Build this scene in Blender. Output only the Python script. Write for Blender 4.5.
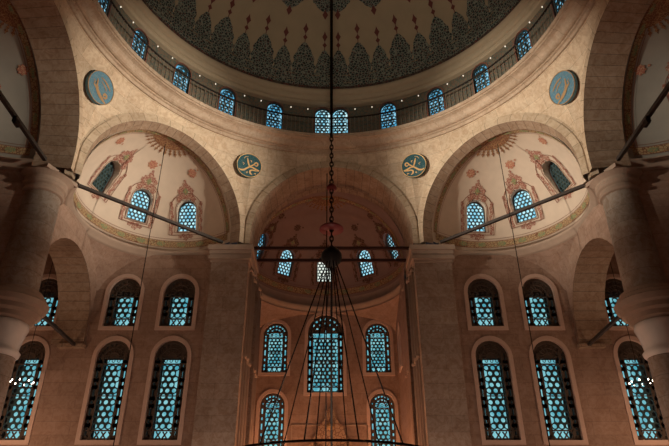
import bpy, math, random
from mathutils import Vector, Matrix
from mathutils.geometry import tessellate_polygon
for o in list(bpy.data.objects): bpy.data.objects.remove(o)
PI = math.pi; rad = math.radians; S = math.sin; K = math.cos
random.seed(7)
sc = bpy.context.scene; COL = sc.collection
# ------------------------------------------------------------------ camera, world, lights, exposure
CAM = Vector((0, -14.39, 1.6))
cd = bpy.data.cameras.new('camera'); cd.sensor_width = 36; cd.lens = 602*36/669; cd.shift_x = 3.0/669; cd.clip_end = 200
cam = bpy.data.objects.new('camera', cd); COL.objects.link(cam); cam.location = CAM
cam.rotation_euler = (rad(90+30), 0, 0); sc.camera = cam
w = bpy.data.worlds.new('world'); sc.world = w; w.use_nodes = True
w.node_tree.nodes['Background'].inputs[0].default_value = (.30, .26, .28, 1); w.node_tree.nodes['Background'].inputs[1].default_value = .045
sc.view_settings.view_transform = 'Standard'; sc.view_settings.look = 'None'; sc.view_settings.gamma = 1
sc.view_settings.exposure = 0.0
def spot(loc, tgt, power, col, ang, blend=.6, rad_=.12):
    d = bpy.data.lights.new('flood_or_fill_beam', 'SPOT'); d.energy = power; d.color = col; d.spot_size = rad(ang); d.spot_blend = blend; d.shadow_soft_size = rad_
    o = bpy.data.objects.new('flood_or_fill_beam', d); COL.objects.link(o); o.location = loc
    o.rotation_euler = (Vector(tgt)-Vector(loc)).to_track_quat('-Z', 'Y').to_euler()
def point(loc, power, col, r=.25):
    d = bpy.data.lights.new('lamp_glow', 'POINT'); d.energy = power; d.color = col; d.shadow_soft_size = r
    o = bpy.data.objects.new('lamp_glow', d); COL.objects.link(o); o.location = loc
WARM = (1, .84, .64); ORANGE = (1, .70, .50)
for s in (-1, 1):
    spot((s*10.1, .9, 14.15), (-s*8.3, 6.5, 17.4), 14500, WARM, 39, 1.0)    # floodlights on the side tie beams, across the hall
    point((s*4.5, 5.5, 2.6), 215, ORANGE, .5)                                # low lamps of the prayer hall
    point((s*12.6, 7.0, 5.0), 240, (1, .62, .38), .3)                        # aisle lamps
    point((s*2.2, 13.2, 3.2), 430, (1, .47, .22), .3)                       # lamps by the mihrab
point((0, -1.5, 4.6), 170, (1, .80, .62), .6)
spot((0, -8.0, 20.7), (0, 5.5, 27.5), 850, (1, .88, .66), 95, .8, .3)  # added fill to brighten the dome, no fixture there
# ------------------------------------------------------------------ materials
MATS = {}
def nt(name):
    m = bpy.data.materials.new(name); m.use_nodes = True; MATS[name] = m
    return m, m.node_tree.nodes, m.node_tree.links, m.node_tree.nodes['Principled BSDF']
def plain(name, col, rough=.7, metal=0, spec=.3, emit=None, es=0, var=0, vs=4):
    m, n, l, b = nt(name)
    b.inputs['Base Color'].default_value = (*col, 1); b.inputs['Roughness'].default_value = rough; b.inputs['Metallic'].default_value = metal
    b.inputs['Specular IOR Level'].default_value = spec
    if emit: b.inputs['Emission Color'].default_value = (*emit, 1); b.inputs['Emission Strength'].default_value = es
    if var:
        t = n.new('ShaderNodeTexNoise'); t.inputs['Scale'].default_value = vs; t.inputs['Detail'].default_value = 5
        c = n.new('ShaderNodeTexCoord'); l.new(c.outputs['Object'], t.inputs['Vector'])
        r = n.new('ShaderNodeMix'); r.data_type = 'RGBA'; l.new(t.outputs['Fac'], r.inputs[0])
        r.inputs[6].default_value = (*[x*(1-var) for x in col], 1); r.inputs[7].default_value = (*[min(1, x*(1+var)) for x in col], 1)
        l.new(r.outputs[2], b.inputs['Base Color'])
    return m
def stone(name, col, bw=1.0, bh=.42, mortar=.012, uv=True, dark=.55, var=.22, bump=.25, vein=.8, tint=(.8, .62, .5)):
    """ashlar: courses in the mesh's own uv metres, mottled by noise"""
    m, n, l, b = nt(name); b.inputs['Roughness'].default_value = .75; b.inputs['Specular IOR Level'].default_value = .25
    c = n.new('ShaderNodeTexCoord'); v = n.new('ShaderNodeTexBrick')
    l.new(c.outputs['UV'], v.inputs['Vector'])
    v.inputs['Scale'].default_value = 1; v.inputs['Brick Width'].default_value = bw; v.inputs['Row Height'].default_value = bh
    v.inputs['Mortar Size'].default_value = mortar; v.inputs['Mortar Smooth'].default_value = .4; v.inputs['Bias'].default_value = 0
    v.inputs['Color1'].default_value = (*[x*1.06 for x in col], 1); v.inputs['Color2'].default_value = (*[x*.9 for x in col], 1); v.inputs['Mortar'].default_value = (*[x*dark for x in col], 1)
    t = n.new('ShaderNodeTexNoise'); t.inputs['Scale'].default_value = .9; t.inputs['Detail'].default_value = 9; t.inputs['Roughness'].default_value = .68; t.inputs['Distortion'].default_value = .6
    l.new(c.outputs['Object'], t.inputs['Vector'])
    rp = n.new('ShaderNodeValToRGB'); rp.color_ramp.elements[0].position = .3; rp.color_ramp.elements[1].position = .7
    rp.color_ramp.elements[0].color = (*[1-var*(2.0-k) for k in tint], 1); rp.color_ramp.elements[1].color = (1, 1, 1, 1)
    l.new(t.outputs['Fac'], rp.inputs[0])
    mx = n.new('ShaderNodeMix'); mx.data_type = 'RGBA'; mx.blend_type = 'MULTIPLY'; mx.inputs[0].default_value = 1
    l.new(v.outputs['Color'], mx.inputs[6]); l.new(rp.outputs[0], mx.inputs[7])
    # thin dark veins and stains
    t2 = n.new('ShaderNodeTexNoise'); t2.inputs['Scale'].default_value = 3.2; t2.inputs['Detail'].default_value = 10; t2.inputs['Roughness'].default_value = .75; t2.inputs['Distortion'].default_value = 1.5
    l.new(c.outputs['Object'], t2.inputs['Vector'])
    r2 = n.new('ShaderNodeValToRGB'); e = r2.color_ramp.elements; e[0].position = .42; e[0].color = (.72, .62, .54, 1); e[1].position = .56; e[1].color = (1, 1, 1, 1)
    l.new(t2.outputs['Fac'], r2.inputs[0])
    m2 = n.new('ShaderNodeMix'); m2.data_type = 'RGBA'; m2.blend_type = 'MULTIPLY'; m2.inputs[0].default_value = vein
    l.new(mx.outputs[2], m2.inputs[6]); l.new(r2.outputs[0], m2.inputs[7]); l.new(m2.outputs[2], b.inputs['Base Color'])
    bp = n.new('ShaderNodeBump'); bp.inputs['Strength'].default_value = bump; bp.inputs['Distance'].default_value = .03
    l.new(v.outputs['Fac'], bp.inputs['Height']); bp.invert = True
    b2 = n.new('ShaderNodeBump'); b2.inputs['Strength'].default_value = .25; b2.inputs['Distance'].default_value = .03
    l.new(t2.outputs['Fac'], b2.inputs['Height']); l.new(bp.outputs[0], b2.inputs['Normal']); l.new(b2.outputs[0], b.inputs['Normal'])
    return m
def pattern(name, bg, a, b_, scale=6, w=.10, rough=.7):
    """painted arabesque: closely set scrolls in two colours over a ground"""
    m, n, l, b = nt(name); b.inputs['Roughness'].default_value = rough; b.inputs['Specular IOR Level'].default_value = .2
    c = n.new('ShaderNodeTexCoord')
    v = n.new('ShaderNodeTexVoronoi'); v.feature = 'DISTANCE_TO_EDGE'; v.inputs['Scale'].default_value = scale
    l.new(c.outputs['Object'], v.inputs['Vector'])
    r = n.new('ShaderNodeValToRGB'); e = r.color_ramp.elements; e[0].position = w*.4; e[0].color = (*a, 1); e[1].position = w; e[1].color = (*bg, 1)
    l.new(v.outputs['Distance'], r.inputs[0])
    v2 = n.new('ShaderNodeTexVoronoi'); v2.inputs['Scale'].default_value = scale*1.6; l.new(c.outputs['Object'], v2.inputs['Vector'])
    r2 = n.new('ShaderNodeValToRGB'); e = r2.color_ramp.elements; e[0].position = .2; e[0].color = (1, 1, 1, 1); e[1].position = .3; e[1].color = (0, 0, 0, 1)
    l.new(v2.outputs['Distance'], r2.inputs[0])
    mx = n.new('ShaderNodeMix'); mx.data_type = 'RGBA'; l.new(r2.outputs[0], mx.inputs[0]); l.new(r.outputs[0], mx.inputs[6]); mx.inputs[7].default_value = (*b_, 1)
    l.new(mx.outputs[2], b.inputs['Base Color'])
    return m
def glass(name, c1, c2, k, scale=2.0):
    m, n, l, b = nt(name); b.inputs['Base Color'].default_value = (*[x*.2 for x in c1], 1); b.inputs['Roughness'].default_value = .25
    c = n.new('ShaderNodeTexCoord'); t = n.new('ShaderNodeTexNoise'); t.inputs['Scale'].default_value = scale; t.inputs['Detail'].default_value = 3
    l.new(c.outputs['Object'], t.inputs['Vector'])
    r = n.new('ShaderNodeValToRGB'); e = r.color_ramp.elements; e[0].position = .38; e[0].color = (*c1, 1); e[1].position = .62; e[1].color = (*c2, 1)
    l.new(t.outputs['Fac'], r.inputs[0]); l.new(r.outputs[0], b.inputs['Emission Color']); b.inputs['Emission Strength'].default_value = k
    return m
M = dict(
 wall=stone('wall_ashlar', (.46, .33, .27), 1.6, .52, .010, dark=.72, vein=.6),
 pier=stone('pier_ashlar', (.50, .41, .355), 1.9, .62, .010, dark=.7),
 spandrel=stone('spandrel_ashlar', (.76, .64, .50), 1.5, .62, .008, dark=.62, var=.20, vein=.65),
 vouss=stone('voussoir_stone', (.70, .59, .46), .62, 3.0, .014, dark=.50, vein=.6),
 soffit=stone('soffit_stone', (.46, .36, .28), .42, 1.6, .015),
 cornice=stone('cornice_stone', (.62, .51, .41), 1.4, 5, .008, dark=.6, vein=.5),
 column=stone('column_stone', (.46, .41, .37), 30, .62, .010, dark=.62),
 mould=plain('moulding_stone', (.42, .32, .26), .7, var=.15),
 sill=plain('window_surround_stone', (.66, .49, .42), .65, var=.1),
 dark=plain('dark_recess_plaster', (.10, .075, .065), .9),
 plaster=plain('painted_plaster', (.66, .56, .47), .8, var=.10, vs=2.5),
 plaster_dim=plain('side_dome_plaster', (.36, .35, .32), .8, var=.10, vs=2.5),  # dimness of the side half domes is put into this darker plaster
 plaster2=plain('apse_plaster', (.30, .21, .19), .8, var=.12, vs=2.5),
 domepl=plain('dome_plaster', (.46, .38, .27), .85, var=.12, vs=1.5),
 drum=pattern('drum_painting', (.19, .16, .12), (.10, .13, .12), (.26, .12, .09), 5, .10),
 teal=pattern('dome_arabesque', (.030, .048, .052), (.27, .31, .27), (.24, .06, .05), 7.5, .15),
 band=pattern('dome_base_band', (.07, .045, .045), (.14, .11, .08), (.25, .05, .05), 4.5, .10),
 redpaint=plain('red_paint', (.17, .05, .045), .7),
 rosette=pattern('rosette_paint', (.46, .17, .13), (.62, .46, .30), (.26, .06, .05), 14, .10),
 crest=pattern('crest_paint', (.34, .14, .11), (.58, .44, .35), (.16, .05, .04), 11, .10),
 crestgreen=pattern('crest_green_paint', (.22, .30, .17), (.42, .30, .15), (.12, .17, .10), 11, .12),
 gold=pattern('gilded_border', (.46, .33, .19), (.22, .10, .06), (.24, .26, .16), 8, .10),
 medal=pattern('medallion_paint', (.26, .12, .07), (.42, .27, .14), (.13, .05, .04), 9, .10),
 line=plain('painted_line', (.25, .11, .08), .7),
 iron=plain('dark_iron', (.028, .022, .02), .7, .2, spec=.2),
 rod=plain('dark_timber_beam', (.055, .045, .042), .6),
 redrod=plain('reddish_beam', (.06, .026, .022), .7),
 mihrabstone=pattern('carved_mihrab_stone', (.40, .28, .20), (.22, .13, .09), (.50, .34, .22), 5, .12),
 crestdark=pattern('apse_crest_paint', (.12, .06, .05), (.22, .15, .11), (.06, .025, .022), 10, .12),
 balu=plain('pale_baluster_metal', (.26, .23, .19), .6),
 rope=plain('dark_cable', (.022, .017, .016), .95, spec=.05),
 red=plain('dark_red_enamel', (.22, .03, .03), .45),
 grille=plain('glow_tinted_stucco_grille', (.045, .085, .10), .8),  # teal glow of the panes is put into the stucco colour
 grille2=plain('carved_stucco_grille', (.10, .075, .06), .8, var=.2),
 bluedisc=pattern('blue_roundel_paint', (.10, .24, .36), (.17, .30, .38), (.17, .22, .24), 7, .07),
 tealdisc=pattern('teal_roundel_paint', (.03, .115, .15), (.12, .20, .22), (.03, .10, .12), 9, .05),
 gilt=plain('gilt_lettering', (.90, .62, .30), .4, .2),
 gilt2=plain('aged_gilt_lettering', (.42, .27, .14), .6),
 marble=plain('polished_marble', (.85, .82, .80), .22, spec=.6, var=.12, vs=3),
 carpet=plain('red_carpet', (.16, .035, .03), .95, var=.25, vs=3),
 lampw=plain('lamp_glass', (.9, .85, .75), .3, emit=(1, .88, .7), es=1.0),
 bulb=plain('lit_bulb', (1, .9, .75), .3, emit=(1, .88, .72), es=9),
 paneA=glass('daylit_pane', (.07, .36, .46), (.26, .62, .68), .95),
 paneB=glass('daylit_pane_bright', (.22, .58, .75), (.60, .88, .92), 1.15),
 paneC=glass('daylit_pane_drum', (.08, .38, .62), (.34, .70, .88), 1.0, 1.2),
 paneW=glass('daylit_pane_white', (.75, .85, .78), (.95, 1, .9), 1.0),
 paneD=glass('dull_pane', (.06, .07, .05), (.10, .11, .08), .6),
)
# ------------------------------------------------------------------ mesh helpers
class MB:
    def __init__(s): s.v = []; s.f = []; s.u = []
    def face(s, pts, uv=None):
        i = len(s.v); s.v += [tuple(p) for p in pts]; s.f.append(tuple(range(i, i+len(pts))))
        s.u += list(uv) if uv else [(0, 0)]*len(pts)
    def grid(s, fn, nu, nv, uvf=None, skip=None, flip=False):
        """fn(a,b) for a,b in 0..1"""
        base = len(s.v); P = []
        for j in range(nv+1):
            for i in range(nu+1):
                p = Vector(fn(i/nu, j/nv)); P.append(p); s.v.append(tuple(p))
        uvs = [uvf(i/nu, j/nv) if uvf else (i/nu, j/nv) for j in range(nv+1) for i in range(nu+1)]
        for j in range(nv):
            for i in range(nu):
                q = [j*(nu+1)+i, j*(nu+1)+i+1, (j+1)*(nu+1)+i+1, (j+1)*(nu+1)+i]
                if skip and skip(sum((P[k] for k in q), Vector())/4): continue
                if flip: q.reverse()
                s.f.append(tuple(base+k for k in q)); s.u += [uvs[k] for k in q]
    def poly(s, outer, holes=(), fn=None, uvf=None, flip=False):
        """2D outline with holes, mapped by fn(x,y)->3D"""
        loops = [[Vector((x, y, 0)) for x, y in L] for L in (outer, *holes)]
        flat = [p for L in loops for p in L]; T = tessellate_polygon(loops); base = len(s.v)
        fn = fn or (lambda x, y: (x, 0, y))
        s.v += [tuple(fn(p.x, p.y)) for p in flat]
        for t in T:
            a, b, c = (flat[k] for k in t)
            if ((b-a).cross(c-a)).z < 0: t = t[::-1]
            if flip: t = t[::-1]
            s.f.append(tuple(base+k for k in t)); s.u += [(uvf(flat[k].x, flat[k].y) if uvf else (flat[k].x, flat[k].y)) for k in t]
    def box(s, c, d, R=None):
        x, y, z = (k/2 for k in d); c = Vector(c)
        V = [Vector((a*x, b*y, g*z)) for a in (-1, 1) for b in (-1, 1) for g in (-1, 1)]
        if R: V = [R@p for p in V]
        V = [c+p for p in V]
        for q in ((0, 1, 3, 2), (4, 6, 7, 5), (0, 4, 5, 1), (2, 3, 7, 6), (0, 2, 6, 4), (1, 5, 7, 3)):
            P = [V[k] for k in q]; e1 = (P[1]-P[0]).length; e2 = (P[3]-P[0]).length
            s.face(P, [(0, 0), (e1, 0), (e1, e2), (0, e2)])
    def tube(s, pts, r, n=8, closed=False):
        pts = [Vector(p) for p in pts]; rings = []; N = len(pts); up = Vector((0, 0, 1))
        rs = r if isinstance(r, (list, tuple)) else [r]*N
        base = len(s.v)
        for i, p in enumerate(pts):
            if closed: t = pts[(i+1) % N]-pts[i-1]
            else: t = pts[min(i+1, N-1)]-pts[max(i-1, 0)]
            t.normalize(); a = t.cross(up if abs(t.z) < .95 else Vector((1, 0, 0))).normalized(); b = a.cross(t)
            for k in range(n):
                s.v.append(tuple(p+rs[i]*(K(2*PI*k/n)*a+S(2*PI*k/n)*b)))
        for i in range(N if closed else N-1):
            for k in range(n):
                q = (base+i*n+k, base+i*n+(k+1) % n, base+((i+1) % N)*n+(k+1) % n, base+((i+1) % N)*n+k)
                s.f.append(q); s.u += [(0, 0), (1, 0), (1, 1), (0, 1)]
        if not closed:
            s.f.append(tuple(base+k for k in range(n))[::-1]); s.u += [(0, 0)]*n
            s.f.append(tuple(base+(N-1)*n+k for k in range(n))); s.u += [(0, 0)]*n
    def lathe(s, prof, n=64, a0=0, a1=2*PI, c=(0, 0), flip=False):
        """prof: (r,z) list"""
        L = [0]
        for i in range(1, len(prof)): L.append(L[-1]+math.hypot(prof[i][0]-prof[i-1][0], prof[i][1]-prof[i-1][1]))
        m = len(prof)-1; base = len(s.v)
        for r, z in prof:
            for k in range(n+1):
                a = a0+(a1-a0)*k/n; s.v.append((c[0]+r*K(a), c[1]+r*S(a), z))
        for j in range(m):
            for k in range(n):
                q = [base+j*(n+1)+k, base+j*(n+1)+k+1, base+(j+1)*(n+1)+k+1, base+(j+1)*(n+1)+k]
                rr = max(prof[j][0], .5); A = [(a0+(a1-a0)*kk/n)*rr for kk in (k, k+1)]
                uv = [(A[0], L[j]), (A[1], L[j]), (A[1], L[j+1]), (A[0], L[j+1])]
                if flip: q.reverse(); uv.reverse()
                s.f.append(tuple(q)); s.u += uv
    def build(s, name, mat, parent=None, sx=1, smooth=False, kind=None, inv=None):
        me = bpy.data.meshes.new(name)
        V = [Vector(p) for p in s.v]
        if sx < 0: V = [Vector((-p.x, p.y, p.z)) for p in V]
        if parent is not None and inv is not False: 
            m = parent.matrix_basis.inverted() if parent.parent is None else (parent.parent.matrix_basis @ parent.matrix_basis).inverted()
            V = [m@p for p in V]
        F = [f[::-1] for f in s.f] if sx < 0 else s.f
        me.from_pydata([tuple(p) for p in V], [], F)
        uvl = me.uv_layers.new(name='uv'); i = 0; k = 0
        buf = []
        for f in s.f:
            u = s.u[i:i+len(f)]; i += len(f)
            if sx < 0: u = u[::-1]
            for a in u: buf += [a[0], a[1]]
        uvl.data.foreach_set('uv', buf)
        me.materials.append(MATS[mat] if isinstance(mat, str) and mat in MATS else (M[mat] if isinstance(mat, str) else mat))
        if smooth: me.polygons.foreach_set('use_smooth', [True]*len(me.polygons))
        me.update()
        o = bpy.data.objects.new(name, me); COL.objects.link(o)
        if parent is not None: o.parent = parent
        if kind: o['kind'] = kind
        return o
def tag(o, label=None, cat=None, group=None, kind=None):
    if label: o['label'] = label
    if cat: o['category'] = cat
    if group: o['group'] = group
    if kind: o['kind'] = kind
    return o
def empty(name, loc=(0, 0, 0), R=None):
    o = bpy.data.objects.new(name, None); COL.objects.link(o); o.empty_display_size = .2
    m = Matrix.Translation(Vector(loc))
    if R is not None: m = m @ R.to_4x4()
    o.matrix_basis = m
    return o
def copy_tree(o, parent=None):
    c = o.copy(); COL.objects.link(c)
    if parent: c.parent = parent
    for ch in [x for x in COL.objects if x.parent == o]: copy_tree(ch, c)
    return c
def struct(mb, name, mat, sx=1, smooth=False, parent=None):
    return mb.build(name, mat, parent, sx=sx, smooth=smooth, kind='structure')
SIDE = {-1: 'left', 1: 'right'}
# ------------------------------------------------------------------ dimensions
A = 9.6; HS = A*math.tan(PI/8); ZS = 14.85; RA = 3.68; RB = 4.05; ZCAP = 14.35
ZL = 19.93; RL = 8.75                   # cornice lip under the balcony
# ------------------------------------------------------------------ floor and shell
mb = MB(); mb.poly([(-16, -18), (16, -18), (16, 18), (-16, 18)], fn=lambda x, y: (x, y, 0)); struct(mb, 'floor', 'carpet')
mb = MB(); mb.poly([(-15, 0), (15, 0), (15, 19), (-15, 19)], fn=lambda x, y: (x, -17.5, y), flip=True); struct(mb, 'wall_back', 'wall')
# windows -----------------------------------------------------------------------------------
def arch_outline(w, h, n=12, z0=0):
    """flat sill, round head slightly pointed; width w, total height h"""
    r = w/2; P = [(-r, z0), (r, z0)]
    zs = z0+h-r*1.06
    for i in range(n+1):
        a = PI*i/n; P.append((r*K(a), zs+r*1.06*S(a)))
    return P
def inset(w, h, d): return arch_outline(w-2*d, h-2*d, z0=d)
def ring_cell(mb, cx, cz, R, r, y0, y1, inside, n=12):
    """hexagonal stucco cell with a round glass hole"""
    H = []
    for k in range(n):
        a = 2*PI*k/n; ca, sa = K(a), S(a)
        m = (a+PI/6) % (PI/3)-PI/6; H.append((cx+R*K(PI/6)/K(m)*ca, cz+R*K(PI/6)/K(m)*sa, cx+r*ca, cz+r*sa))
    for k in range(n):
        p, q = H[k], H[(k+1) % n]
        mb.face([(p[2], y0, p[3]), (p[0], y0, p[1]), (q[0], y0, q[1]), (q[2], y0, q[3])])
        mb.face([(p[2], y0, p[3]), (q[2], y0, q[3]), (q[2], y1, q[3]), (p[2], y1, p[3])])
def in_arch(x, z, w, h, d):
    r = w/2-d; zs = h-w/2*1.06
    if z < d or abs(x) > r: return False
    return z <= zs or x*x+((z-zs)/1.06)**2 <= r*r
WCACHE = {}
def window_mesh(kind, w, h, pane, mat_g):
    key = (kind, w, h, pane, mat_g)
    if key in WCACHE: return WCACHE[key]
    g = MB(); fr = MB(); pn = MB(); rc = MB(); HX = MB(); fw = dict(wall=.17, apse=.17, dome=.05, drum=.05)[kind]
    O = arch_outline(w, h); I = inset(w, h, 0)
    big = arch_outline(w+2*fw, h+2*fw, z0=-fw)
    # surround: face and outer/inner edges
    d = .06 if kind in ('wall', 'apse') else .04
    I2 = [(x, z) for x, z in O]
    fr.poly(big, [I2[::-1]], fn=lambda x, z: (x, -d, z), flip=False)
    for L, s_ in ((big, 1), (I2, -1)):
        for k in range(len(L)):
            a, b = L[k], L[(k+1) % len(L)]
            y2 = .02 if s_ > 0 else .14
            P = [(a[0], -d, a[1]), (b[0], -d, b[1]), (b[0], y2, b[1]), (a[0], y2, a[1])]
            fr.face(P if s_ < 0 else P[::-1])
    y0, y1 = (.11, .15) if kind in ('wall', 'apse') else (.05, .08)
    c = .25 if kind == 'wall' else (.21 if kind == 'apse' else .19)
    if kind in ('wall', 'apse'):
        bw = .29 if kind == 'wall' else .26
        cw = w-2*bw; cb = .42 if kind == 'wall' else .34; ct = h-w*.62
        # central panel of round lights
        nx = max(2, int(round(cw/c))); pit = cw/nx; R = pit/1.732*1.0; rows = int((ct-cb)/(pit*.866)); 
        for j in range(rows):
            z = cb+pit*.5+j*pit*.866
            for i in range(nx+1):
                x = -cw/2+pit*(i+(0 if j % 2 else .5))
                if abs(x) > cw/2-pit*.2: continue
                ring_cell(HX, x, z, R*1.001, pit*.33, y0, y1, None)
        top = cb+pit*.5+(rows-1)*pit*.866+R
        # frame bars of the panel
        for x in (-cw/2, cw/2): g.box((x, (y0+y1)/2-.01, (top+.1)/2+.02), (.05, .07, top-.02))
        for z in (cb-.03, top): g.box((0, (y0+y1)/2-.01, z), (w-.06, .07, .05))
        g.box((0, y0-.01, (cb+top)/2), (cw, .05, .035))
        # carved border: lozenges and almond pieces leave slits of light
        zz = .08
        for s_ in (-1, 1):
            xb = s_*(cw/2+bw/2); k = 0; z = cb*.3
            while z < h-w*.5:
                st = .30 if k % 2 else .46
                # walls of the slit
                g.box((xb-s_*bw*.30, y0+.01, z+st/2), (bw*.42, .05, st)); g.box((xb+s_*bw*.36, y0+.01, z+st/2), (bw*.36, .05, st))
                for q in (-1, 1):
                    g.box((xb, y0+.01, z+(0 if q < 0 else st)), (bw*.8, .05, .13), Matrix.Rotation(q*.5, 3, 'Y'))
                z += st; k += 1
        # foot row: two lying ovals
        g.box((0, y0+.01, .05), (w-.04, .05, .10))
        for x in (-cw*.5, -cw*.16, cw*.16, cw*.5): 
            for q in (-1, 1): g.box((x, y0+.01, .22), (.05, .045, .30), Matrix.Rotation(q*.6, 3, 'Y'))
        # head: tracery of interlaced arcs and a round boss
        zc = h-w*.5
        for rr in (.16, .30, .44):
            R2 = w*rr
            pts = [(R2*K(a), y0+.02, zc-.05+R2*1.05*S(a)) for a in [PI*i/14 for i in range(15)]]
            g.tube(pts, .028, 5)
        for a in range(9):
            t = PI*a/8; g.tube([(w*.16*K(t), y0+.02, zc-.05+w*.16*S(t)), (w*.30*K(t+.18), y0+.02, zc+w*.30*S(t+.18)), (w*.47*K(t), y0+.02, zc-.02+w*.5*S(t))], .022, 5)
        for q in range(5):
            x = w*(-.32+.16*q); g.tube([(x+.06*K(2*PI*i/10), y0+.02, top+.14+.06*S(2*PI*i/10)) for i in range(10)], .018, 5, True)
        g.poly(arch_outline(w, h), [inset(w, h, .07)[::-1]], fn=lambda x, z: (x, y0-.01, z))
        if True:   # the stucco closes most of the head
            zt = top+.26
            hd = [(x, z) for x, z in arch_outline(w, h) if z > zt]; hd = [(w/2, zt)]+hd[0:]+[(-w/2, zt)]
            holes = []
            for rr, na, z0_ in ((.0, 1, zc+.02), (.25, 5, zc+.0), (.40, 9, zc-.02)):
                for q in range(na):
                    t = PI*(q+.5)/na if na > 1 else 0
                    cx, cz_ = w*rr*K(t), z0_+w*rr*S(t)
                    if cz_ > zt+.07: hr = .042 if kind == 'wall' else .062; holes.append([(cx+hr*K(-2*PI*i/8), cz_+hr*S(-2*PI*i/8)) for i in range(8)])
            g.poly(hd, holes, fn=lambda x, z: (x, y0+.04, z))
    else:
        pit = .19 if kind == 'dome' else .20; R = pit/1.732
        j = 0; z = pit*.55
        while z < h:
            x = -w/2+pit*(.5 if j % 2 else 1.0)-pit*.1
            while x < w/2:
                if in_arch(x, z, w, h, pit*.30): ring_cell(g, x, z, R*1.02, pit*.36, y0, y1, None)
                x += pit
            z += pit*.866; j += 1
        g.poly(arch_outline(w, h), [inset(w, h, .055)[::-1]], fn=lambda x, z: (x, y0-.01, z))
        if kind == 'drum':
            zc = h-w*.5
            for x in (-w*.16, w*.16): g.box((x, y0, h*.42), (.035, .05, h*.80))
            for z in (h*.30, h*.62): g.box((0, y0, z), (w, .05, .035))
            g.tube([(w*.3*K(a), y0, zc+w*.3*S(a)) for a in [PI*i/10 for i in range(11)]], .025, 5)
    # tunnel behind the grille
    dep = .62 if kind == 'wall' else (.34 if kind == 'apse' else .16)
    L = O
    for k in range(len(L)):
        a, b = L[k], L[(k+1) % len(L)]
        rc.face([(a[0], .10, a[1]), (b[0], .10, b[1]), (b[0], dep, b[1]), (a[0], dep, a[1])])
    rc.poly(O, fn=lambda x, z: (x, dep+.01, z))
    if kind == 'wall':
        pw = w*.60; pn.face([(-pw/2, dep-.02, .10), (pw/2, dep-.02, .10), (pw/2, dep-.02, h-w*.50), (-pw/2, dep-.02, h-w*.50)])
    else:
        pn.poly(inset(w, h, .03), fn=lambda x, z: (x, dep-.02, z))
    out = []
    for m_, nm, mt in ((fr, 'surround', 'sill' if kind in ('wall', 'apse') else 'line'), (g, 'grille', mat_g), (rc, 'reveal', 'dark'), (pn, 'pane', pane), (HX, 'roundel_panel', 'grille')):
        if not m_.f: continue
        o = m_.build(nm, mt); out.append(o.data); bpy.data.objects.remove(o)
    WCACHE[key] = out
    return out
WN = [0]
def window(loc, R, kind, w, h, pane, mat_g='grille', label=None):
    WN[0] += 1
    root = empty('window_%d' % WN[0], loc, R); tag(root, kind='structure')
    if label: root['label'] = label
    for nm, me in zip(('surround', 'grille', 'reveal', 'pane', 'roundel_panel'), window_mesh(kind, w, h, pane, mat_g)):
        o = bpy.data.objects.new(nm, me); COL.objects.link(o); o.parent = root
    return root
def Rz(a): return Matrix.Rotation(a, 3, 'Z')
def walled(name, mat, outline, holes, fn, uvoff=(0, 0), flip=False, sx=1):
    mb = MB(); mb.poly(outline, holes, fn=fn, uvf=lambda x, y: (x+uvoff[0], y+uvoff[1]), flip=flip)
    return struct(mb, name, mat, sx=sx)
# qibla wall left and right of the apse
YQ = 10.4; UW, UH = 1.40, 2.32; LW, LH = 1.40, 4.10
WX = (6.76, 9.2, 12.75)
for s in (-1, 1):
    holes = []
    for x in WX:
        for z0, w_, h_ in ((10.74, UW, UH), (6.04, LW, LH)):
            holes.append([(s*x+px, pz) for px, pz in arch_outline(w_, h_, z0=z0)][::-1])
            which = {6.76: 'beside the tall pier', 9.2: 'second from the tall pier', 12.75: 'in the aisle corner past the column'}[x]
            row = 'upper' if z0 > 8 else 'tall lower'
            window((s*x, YQ, z0), Rz(0), 'wall', w_, h_, 'paneA', 'grille2', label='%s arched blue latticed window %s, %s half' % (row, which, SIDE[s]))
    x0, x1 = sorted((s*3.6, s*15))
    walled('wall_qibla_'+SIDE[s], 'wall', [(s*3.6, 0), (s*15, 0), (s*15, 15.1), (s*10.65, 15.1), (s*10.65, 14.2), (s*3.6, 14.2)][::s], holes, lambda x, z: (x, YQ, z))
    # outer side wall
    mb = MB(); mb.poly([(-17.5, 0), (10.4, 0), (10.4, 19), (-17.5, 19)], fn=lambda y, z: (s*15, y, z), flip=(s > 0)); struct(mb, 'wall_'+SIDE[s], 'wall')
# slab above the aisle arch between column and qibla wall (plane x = -10.5), built on the left and mirrored
XS = -10.5
def aisle_arch(s):
    c, r, zs = 7.65, 2.6, 10.65
    arc = [(c+r*K(a), zs+r*S(a)) for a in [PI*i/20 for i in range(21)]]
    out = [(4.6, 9.9), (5.05, 9.9)]+arc[::-1]+[(10.25, 9.9), (10.4, 9.9), (10.4, 14.2), (4.6, 14.2)]
    mb = MB()
    mb.poly(out, fn=lambda y, z: (XS, y, z), flip=True); mb.poly(out, fn=lambda y, z: (XS-1.4, y, z))
    o = struct(mb, 'wall_aisle_'+SIDE[s], 'wall', sx=s)
    mb = MB(); path = [(5.05, 9.9)]+arc[::-1]+[(10.25, 9.9)]; L = 0
    for k in range(len(path)-1):
        a, b = path[k], path[k+1]; e = math.hypot(a[0]-b[0], a[1]-b[1])
        mb.face([(XS, a[0], a[1]), (XS, b[0], b[1]), (XS-1.4, b[0], b[1]), (XS-1.4, a[0], a[1])], [(L, 0), (L+e, 0), (L+e, 1), (L, 1)]); L += e
    mb.box((XS-.5, 10.3, 9.82), (1.12, .32, .16))
    struct(mb, 'trim_aisle_arch_'+SIDE[s], 'soffit', sx=s)
for s in (-1, 1): aisle_arch(s)
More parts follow.
